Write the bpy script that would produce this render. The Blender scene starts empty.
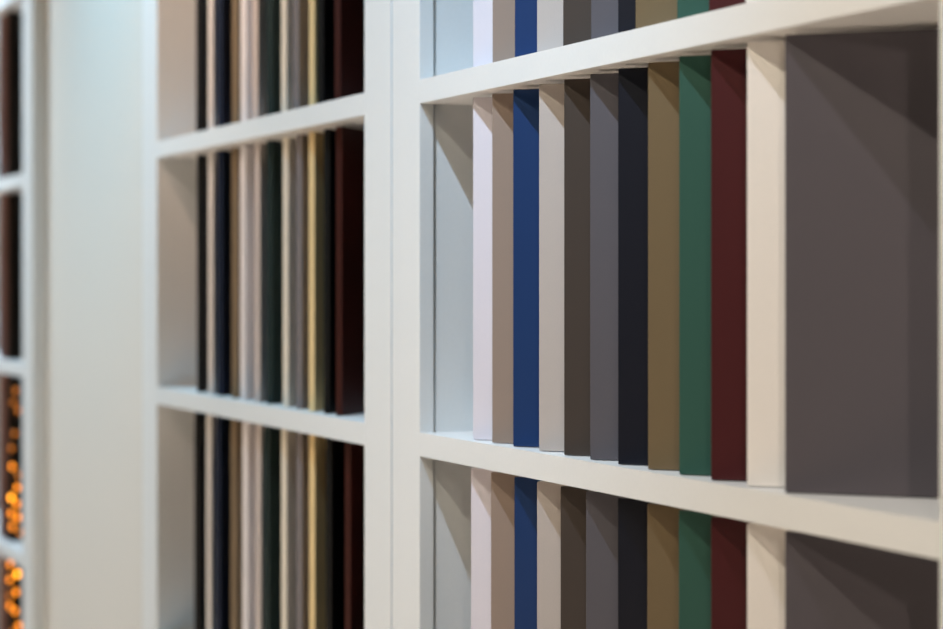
import bpy, bmesh, math, random
from mathutils import Vector

random.seed(7)
sc = bpy.context.scene
COL = sc.collection

# wall coordinates in metres: x runs along the wall to the right, y goes into the
# shelves (0 = front face of the frames), z is up from the floor
EYE = 1.45                    # lens height
SHELF_T = 0.0218
PITCH = 0.3258                # from one shelf to the next
SHELF_TOP = {0: EYE + 0.188 + PITCH, 1: EYE + 0.188, 2: EYE - 0.1378,
             3: EYE - 0.1378 - PITCH, 4: EYE - 0.1378 - 2 * PITCH}
DEPTH = 0.20                  # depth of a unit
FRAME_D = 0.014               # thickness of the face frame


# ---------------------------------------------------------------- materials
def paint(name, rgb, rough=0.5, spec=0.35, grain=0.04, bump=0.02, scale=900):
    m = bpy.data.materials.new(name)
    m.use_nodes = True
    nt = m.node_tree
    b = nt.nodes['Principled BSDF']
    tc = nt.nodes.new('ShaderNodeTexCoord')
    n = nt.nodes.new('ShaderNodeTexNoise')
    n.inputs['Scale'].default_value = scale
    n.inputs['Detail'].default_value = 2
    nt.links.new(tc.outputs['Object'], n.inputs['Vector'])
    r = nt.nodes.new('ShaderNodeValToRGB')
    r.color_ramp.elements[0].position = 0.25
    r.color_ramp.elements[1].position = 0.75
    r.color_ramp.elements[0].color = [c * (1 - grain) for c in rgb] + [1]
    r.color_ramp.elements[1].color = [min(1, c * (1 + grain)) for c in rgb] + [1]
    nt.links.new(n.outputs['Fac'], r.inputs['Fac'])
    nt.links.new(r.outputs['Color'], b.inputs['Base Color'])
    bp = nt.nodes.new('ShaderNodeBump')
    bp.inputs['Strength'].default_value = bump
    bp.inputs['Distance'].default_value = 0.001
    nt.links.new(n.outputs['Fac'], bp.inputs['Height'])
    nt.links.new(bp.outputs['Normal'], b.inputs['Normal'])
    b.inputs['Roughness'].default_value = rough
    b.inputs['Specular IOR Level'].default_value = spec
    return m


def glow(name, rgb, strength):
    m = bpy.data.materials.new(name)
    m.use_nodes = True
    b = m.node_tree.nodes['Principled BSDF']
    b.inputs['Base Color'].default_value = (*rgb, 1)
    b.inputs['Emission Color'].default_value = (*rgb, 1)
    b.inputs['Emission Strength'].default_value = strength
    return m


M_FRAME = paint('white_lacquer', (0.735, 0.755, 0.76), 0.42, 0.4, 0.012, 0.01, 300)
M_CREAM = paint('cream_wall_lacquer', (0.665, 0.635, 0.585), 0.55, 0.3, 0.012, 0.01, 300)
M_BACK = paint('dark_brown_back', (0.016, 0.012, 0.010), 0.7, 0.2)
M_WALL = paint('wall_plaster', (0.62, 0.60, 0.56), 0.9, 0.2, 0.04, 0.1, 60)
M_FLOOR = paint('floor_pale_oak', (0.66, 0.54, 0.42), 0.6, 0.3, 0.1, 0.1, 12)
M_WIRE = paint('dark_wire', (0.03, 0.02, 0.012), 0.6, 0.3)

COLOURS = {
    'lilac white': (0.663, 0.638, 0.708), 'taupe beige': (0.276, 0.212, 0.176),
    'royal blue': (0.006, 0.031, 0.117), 'pale grey': (0.456, 0.413, 0.392),
    'brown grey': (0.052, 0.040, 0.034), 'slate grey': (0.094, 0.089, 0.105),
    'dark navy': (0.003, 0.004, 0.011), 'golden tan': (0.156, 0.112, 0.060),
    'emerald green': (0.027, 0.089, 0.068), 'burgundy': (0.056, 0.006, 0.008),
    'cream white': (0.839, 0.802, 0.770), 'dark taupe': (0.093, 0.083, 0.097),
    'black': (0.004, 0.004, 0.005), 'warm white': (0.85, 0.82, 0.80),
    'midnight blue': (0.008, 0.017, 0.046), 'olive brown': (0.232, 0.169, 0.104),
    'lilac': (0.85, 0.83, 0.85), 'dusky beige': (0.692, 0.625, 0.601),
    'bottle green': (0.014, 0.029, 0.030), 'cream': (0.85, 0.79, 0.67),
    'mid grey': (0.197, 0.183, 0.198), 'mustard gold': (0.850, 0.649, 0.337),
    'charcoal': (0.003, 0.003, 0.003), 'red brown': (0.041, 0.006, 0.003),
    'dusty pink': (0.24, 0.12, 0.10), 'mauve': (0.28, 0.16, 0.15), 'dark brown': (0.018, 0.011, 0.007),
}
M_PANEL = {k: paint('panel_' + k.replace(' ', '_'), v, 0.46, 0.35, 0.05, 0.03, 1200)
           for k, v in COLOURS.items()}


# ---------------------------------------------------------------- mesh helpers
def link(name, bm, mat, parent=None, smooth=False):
    me = bpy.data.meshes.new(name)
    bmesh.ops.recalc_face_normals(bm, faces=bm.faces)
    bm.to_mesh(me)
    bm.free()
    me.materials.append(mat)
    if smooth:
        for p in me.polygons:
            p.use_smooth = True
    o = bpy.data.objects.new(name, me)
    COL.objects.link(o)
    if parent:
        o.parent = parent
    return o


def box_bm(x0, x1, y0, y1, z0, z1, bevel=0.0008, seg=2):
    bm = bmesh.new()
    bmesh.ops.create_cube(bm, size=1)
    for v in bm.verts:
        v.co.x = x0 if v.co.x < 0 else x1
        v.co.y = y0 if v.co.y < 0 else y1
        v.co.z = z0 if v.co.z < 0 else z1
    if bevel:
        bmesh.ops.bevel(bm, geom=list(bm.edges), offset=bevel, segments=seg,
                        affect='EDGES', profile=0.5)
    return bm


def tag(o, label=None, cat=None, group=None, kind=None):
    if label: o['label'] = label
    if cat: o['category'] = cat
    if group: o['group'] = group
    if kind: o['kind'] = kind
    return o


def empty(name, loc):
    o = bpy.data.objects.new(name, None)
    o.empty_display_size = 0.05
    COL.objects.link(o)
    o.location = loc
    return o


# ---------------------------------------------------------------- setting
tag(link('floor', box_bm(-6.5, 2.5, -4.0, 0.36, -0.05, 0.0, 0), M_FLOOR), kind='structure')
tag(link('wall_back', box_bm(-6.5, 2.5, 0.212, 0.36, 0.0, 2.9, 0), M_WALL), kind='structure')


# ---------------------------------------------------------------- shelf units
def shelf_unit(x_out0, x_in0, x_in1, x_out1, label, inset, gap):
    cx = 0.5 * (x_out0 + x_out1)
    r = tag(empty('shelf_unit', (cx, 0, 0)), label, 'shelf unit', 'white shelf units along the wall')
    top = SHELF_TOP[0] + 0.05
    base = SHELF_TOP[4] - SHELF_T

    def part(name, x0, x1, y0, y1, z0, z1, m=M_FRAME, bev=0.0006):
        return link(name, box_bm(x0 - cx, x1 - cx, y0, y1, z0, z1, bev), m, r)

    part('post', x_out0, x_in0, 0, FRAME_D, 0, top)
    part('post', x_in1, x_out1, 0, FRAME_D, 0, top)
    part('end_panel', x_out0, x_out0 + 0.018, FRAME_D, DEPTH, 0, top)
    part('end_panel', x_out1 - 0.018, x_out1, FRAME_D, DEPTH, 0, top)
    part('side_panel', x_in0 - inset - 0.018, x_in0 - inset, FRAME_D + gap, DEPTH - 0.012, base, top)
    part('side_panel', x_in1 + inset, x_in1 + inset + 0.018, FRAME_D + gap, DEPTH - 0.012, base, top)
    part('back_panel', x_out0 + 0.018, x_out1 - 0.018, DEPTH - 0.012, DEPTH, 0, top, M_BACK)
    for k in range(5):
        sh = box_bm(x_in0 - cx, x_in1 - cx, 0, FRAME_D + gap, SHELF_TOP[k] - SHELF_T, SHELF_TOP[k], 0)
        rear = box_bm(x_in0 - inset - cx, x_in1 + inset - cx, FRAME_D + gap, DEPTH - 0.012,
                      SHELF_TOP[k] - SHELF_T, SHELF_TOP[k], 0)
        me = bpy.data.meshes.new('shelf_rear')
        rear.to_mesh(me)
        rear.free()
        sh.from_mesh(me)
        bpy.data.meshes.remove(me)
        bmesh.ops.remove_doubles(sh, verts=sh.verts, dist=1e-5)
        link('shelf', sh, M_FRAME, r)
    part('top_rail', x_in0, x_in1, 0, FRAME_D, SHELF_TOP[0], top)
    mid = 0.5 * (x_in0 + x_in1)
    for a, b, s in ((x_in0 + 0.002, mid - 0.0015, 1), (mid + 0.0015, x_in1 - 0.002, -1)):
        d = part('cupboard_door', a, b, 0.0, 0.018, 0.09, base - 0.003)
        hx = (b - 0.05) if s > 0 else (a + 0.05)
        h = link('door_handle', box_bm(hx - 0.006 - cx, hx + 0.006 - cx, -0.022, -0.001,
                                       base - 0.20, base - 0.06, 0.002), M_WIRE, d)
    part('plinth', x_in0, x_in1, 0.03, 0.045, 0, 0.09)
    return r


RIGHT = (-2.0641, -1.9902, -1.1327, -1.0570)
LEFT = (-3.0651, -2.9844, -2.1460, -2.0696)
FAR = (-4.8600, -4.7800, -3.9260, -3.8390)
shelf_unit(*RIGHT, 'near white shelf unit at right holding the wide coloured sample boards', 0.004, 0.002)
shelf_unit(*LEFT, 'white shelf unit left of the double post, holding dark and cream thin-edged boards', 0.0, 0.0)
shelf_unit(*FAR, 'blurred white shelf unit at far left edge with glowing amber lights', 0.0, 0.0)

tag(link('wall_panel', box_bm(FAR[3] + 0.0005, LEFT[0] - 0.0005, 0.0225, 0.0405, 0.0, SHELF_TOP[0] + 0.05, 0.001), M_CREAM),
    'tall plain cream panel set back between the far left unit and the next', 'wall panel')


# ---------------------------------------------------------------- sample boards
BOARD_L, BOARD_H, BOARD_T = 0.190, 0.3002, 0.007
_mesh = {}


def board_mesh(colour, side):
    """local origin = the front corner that shows; +x runs along the face, thickness goes
    to +y (side=1) or -y (side=-1)"""
    key = (colour, side)
    if key not in _mesh:
        bm = box_bm(0, BOARD_L, 0 if side > 0 else -BOARD_T, BOARD_T if side > 0 else 0, 0, BOARD_H, 0.0005, 1)
        bmesh.ops.recalc_face_normals(bm, faces=bm.faces)
        me = bpy.data.meshes.new('sample_board')
        bm.to_mesh(me)
        bm.free()
        me.materials.append(M_PANEL[colour])
        _mesh[key] = me
    return _mesh[key]


def board(colour, x, y, z, ang, side, label, group):
    o = bpy.data.objects.new('sample_board', board_mesh(colour, side))
    COL.objects.link(o)
    o.location = (x, y, z)
    o.rotation_euler = (0, 0, math.radians(ang))
    return tag(o, label, 'sample board', group)


ROWNAME = {0: 'upper', 1: 'middle', 2: 'lower'}
# right unit: boards turned so that their faces look out to the right
R_COL = ['lilac white', 'taupe beige', 'royal blue', 'pale grey', 'brown grey', 'slate grey',
         'dark navy', 'golden tan', 'emerald green', 'burgundy', 'cream white', 'dark taupe']
R_TEXT = ['lilac white board, first from the left post', 'taupe beige board left of the blue one',
          'royal blue board', 'pale grey board right of the blue one', 'brown grey board right of the pale grey one',
          'slate grey board left of the dark navy one', 'dark navy board', 'golden tan board left of the green one',
          'emerald green board', 'burgundy board', 'cream white board right of the burgundy one',
          'dark taupe board, last and widest in view']
R_POS = {
    0: [-1.8749, -1.8299, -1.7806, -1.7335, -1.6811, -1.6276, -1.5788, -1.5484, -1.4802, -1.4310, -1.3780, -1.3254],
    1: [-1.8749, -1.8308, -1.7843, -1.7293, -1.6791, -1.6294, -1.5788, -1.5274, -1.4769, -1.4280, -1.3759, -1.3242],
    2: [-1.8796, -1.8335, -1.7816, -1.7335, -1.6861, -1.6370, -1.5792, -1.5286, -1.4777, -1.4280, -1.3759, -1.3242]}
for row in range(3):
    for i, x in enumerate(R_POS[row]):
        y = 0.007
        board(R_COL[i], x, y, SHELF_TOP[row + 1] + 0.0006, 45, 1,
              '%s, %s row of the near right unit' % (R_TEXT[i], ROWNAME[row]),
              'sample boards in the %s row of the right unit' % ROWNAME[row])

# left unit: boards turned the other way, front edges showing
L_COL = ['black', 'warm white', 'midnight blue', 'olive brown', 'lilac', 'dusky beige',
         'bottle green', 'cream', 'mid grey', 'mustard gold', 'charcoal', 'red brown']
L_TEXT = ['black board, first from the left side', 'warm white edged board next to the black one',
          'midnight blue board between white and brown ones', 'olive brown board left of the lilac one',
          'pale lilac edged board', 'dusky beige board right of the lilac one',
          'dark bottle green board', 'cream edged board right of the green one', 'mid grey board right of the cream one',
          'mustard gold edged board', 'charcoal board right of the gold one', 'red brown board, last before the post']
L_POS = {
    0: [-2.8306, -2.7724, -2.7283, -2.6644, -2.6268, -2.5764, -2.5199, -2.4643, -2.4186, -2.3621, -2.3313, -2.2752],
    1: [-2.8263, -2.7724, -2.7283, -2.6657, -2.6289, -2.5682, -2.5199, -2.4579, -2.4077, -2.3628, -2.3108, -2.2706],
    2: [-2.8393, -2.7808, -2.7375, -2.6701, -2.6195, -2.5645, -2.5318, -2.4639, -2.4073, -2.3614, -2.3040, -2.2420]}
for row in range(3):
    for i, x in enumerate(L_POS[row]):
        board(L_COL[i], x, 0.012, SHELF_TOP[row + 1] + 0.0003, 180 - 42, -1,
              '%s, %s row of the left unit' % (L_TEXT[i], ROWNAME[row]),
              'sample boards in the %s row of the left unit' % ROWNAME[row])

# far left unit
for row in range(4):
    nm = ['upper', 'second', 'third', 'lowest visible'][row]
    for col, x, txt in (('mauve', -4.222, 'blurred mauve board at the very edge'),
                        ('dusty pink', -4.180, 'blurred dusty pink board left of the dark one'),
                        ('dark brown', -4.140, 'blurred dark board next to the post')):
        board(col, x, 0.014, SHELF_TOP[row + 1] + 0.0003, 180 - 42, -1,
              '%s, %s row of far left unit' % (txt, nm),
              'sample boards in the %s row of the far left unit' % nm)


# ---------------------------------------------------------------- fairy lights
def fairy_string(z_top, pts, label):
    """pts: (x, y, drop, strength index)"""
    r = tag(empty('fairy_lights', (pts[0][0], pts[0][1], z_top)), label, 'fairy lights',
            'amber fairy lights in the far left unit')
    o = Vector(r.location)
    cu = bpy.data.curves.new('wire', 'CURVE')
    cu.dimensions = '3D'
    cu.bevel_depth = 0.0007
    cu.bevel_resolution = 1
    sp = cu.splines.new('POLY')
    P = [Vector((pts[0][0], pts[0][1], z_top))] + [Vector((p[0], p[1], z_top - p[2])) for p in pts]
    sp.points.add(len(P) - 1)
    for q, p in zip(sp.points, P):
        q.co = (*(p - o), 1)
    me_o = bpy.data.objects.new('tmp_wire', cu)
    COL.objects.link(me_o)
    dg = bpy.context.evaluated_depsgraph_get()
    me = bpy.data.meshes.new_from_object(me_o.evaluated_get(dg))
    bpy.data.objects.remove(me_o)
    me.materials.clear()
    me.materials.append(M_WIRE)
    w = bpy.data.objects.new('wire', me)
    COL.objects.link(w)
    w.parent = r
    for p in pts:
        bm = bmesh.new()
        bmesh.ops.create_uvsphere(bm, u_segments=12, v_segments=8, radius=0.0036)
        for v in bm.verts:
            v.co.z *= 1.5
        b = link('bulb', bm, M_BULB[p[3]], r, True)
        b.location = Vector((p[0], p[1], z_top - p[2])) - o
    return r


M_BULB = [glow('bulb_dim', (1.0, 0.30, 0.03), 0.5), glow('bulb_mid', (1.0, 0.28, 0.015), 3.2),
          glow('bulb_bright', (1.0, 0.36, 0.02), 7.0)]


def string_pts(items):
    """items: (offset along the front from the dark board's edge in mm, drop, strength index)"""
    return [(-4.100 + 0.001 * u, 0.0055 + 0.002 * random.random(), drop, k) for u, drop, k in items]


S_A = [(80, 0.026, 0), (62, 0.048, 0), (100, 0.060, 0), (75, 0.101, 0), (40, 0.129, 0), (48, 0.161, 1),
       (105, 0.171, 0), (95, 0.194, 1), (45, 0.216, 2), (92, 0.223, 1), (42, 0.244, 1), (104, 0.245, 1),
       (48, 0.266, 1), (115, 0.270, 0)]
S_B = [(32, 0.009, 1), (98, 0.018, 2), (22, 0.037, 1), (78, 0.052, 1), (16, 0.066, 0), (24, 0.083, 1),
       (70, 0.087, 1), (112, 0.106, 1), (50, 0.125, 0)]
fairy_string(SHELF_TOP[2] - SHELF_T - 0.0015, string_pts(S_A), 'amber fairy lights glowing in the third row of the far left unit')
fairy_string(SHELF_TOP[3] - SHELF_T - 0.0015, string_pts(S_B), 'amber fairy lights glowing in the lowest row, bottom left corner')


# ---------------------------------------------------------------- light
def spot(name, loc, aim, watts, rgb, size_deg, blend, radius):
    l = bpy.data.lights.new(name, 'SPOT')
    l.energy = watts
    l.color = rgb
    l.spot_size = math.radians(size_deg)
    l.spot_blend = blend
    l.shadow_soft_size = radius
    o = bpy.data.objects.new(name, l)
    COL.objects.link(o)
    o.location = loc
    o.rotation_euler = (Vector(aim) - Vector(loc)).to_track_quat('-Z', 'Y').to_euler()
    return o


LZ = SHELF_TOP[1] - SHELF_T + 1.15
# name, place, aim, watts, colour, cone, blend, radius
LAMPS = [
    ('track_spot_cool', (-1.40, -0.65, LZ), (-1.72, 0.0, 2.06), 100.3, (0.509, 0.758, 1.000), 58, 1.0, 0.012),
    ('track_spot_daylight', (-3.30, -0.65, LZ), (-3.00, 0.0, 1.70), 95.0, (0.336, 0.724, 1.000), 84, 1.0, 0.012),
    ('track_spot_pale', (-2.25, -0.65, LZ), (-2.65, 0.0, 2.25), 64.0, (1.000, 0.695, 0.521), 58, 1.0, 0.012),
    ('track_spot_far', (-4.90, -0.65, LZ), (-4.50, 0.0, 1.90), 269.7, (0.708, 0.868, 1.000), 80, 1.0, 0.012),
    ('track_spot_warm', (-1.32, -0.65, LZ), (-1.40, 0.0, 1.00), 34.5, (1.000, 0.909, 0.913), 72, 1.0, 0.012),
    ('ceiling_spot_warm', (-0.85, -1.20, LZ), (-1.30, 0.0, 1.10), 64.3, (1.000, 0.902, 0.726), 70, 1.0, 0.02),
    ('ceiling_spot_mid', (-2.30, -1.20, LZ), (-2.60, 0.0, 1.10), 47.4, (1.000, 0.804, 0.669), 72, 1.0, 0.02),
    ('added_floor_bounce', (-1.60, -1.90, 2.78), (-1.60, -1.90, 0), 1024.2, (1.000, 0.936, 0.909), 66, 0.5, 0.05),  # added lamp, floor bounce to brighten shelf undersides and interiors
    ('added_floor_bounce', (-3.70, -1.90, 2.78), (-3.70, -1.90, 0), 1024.2, (1.000, 0.936, 0.909), 66, 0.5, 0.05),  # second added bounce lamp, for the left end
    ('side_spot', (0.33, -0.70, 1.80), (-0.90, 0, 1.45), 24.5, (1.000, 0.837, 0.690), 32, 1.0, 0.02),
]
for lamp in LAMPS:
    spot(*lamp)

w = bpy.data.worlds.new('room_glow')
sc.world = w
w.use_nodes = True
bg = w.node_tree.nodes['Background']
bg.inputs['Color'].default_value = (0.648, 1.000, 0.780, 1)
bg.inputs['Strength'].default_value = 0.0481

# ---------------------------------------------------------------- camera
cam = bpy.data.cameras.new('camera')
cam.sensor_width = 36
cam.lens = 36 * 2300 / 943
cam.shift_y = -31.2 / 943
cam.clip_start = 0.05
cam.dof.use_dof = True
cam.dof.focus_distance = 1.85
cam.dof.aperture_fstop = 5.2
co = bpy.data.objects.new('camera', cam)
COL.objects.link(co)
al = math.radians(21.769)
co.location = (0, -0.7431, EYE)
co.rotation_euler = Vector((-math.cos(al), math.sin(al), 0)).to_track_quat('-Z', 'Y').to_euler()
sc.camera = co

sc.view_settings.view_transform = 'Standard'
sc.view_settings.look = 'None'
sc.view_settings.gamma = 1
sc.view_settings.use_curve_mapping = False
sc.view_settings.exposure = -0.09
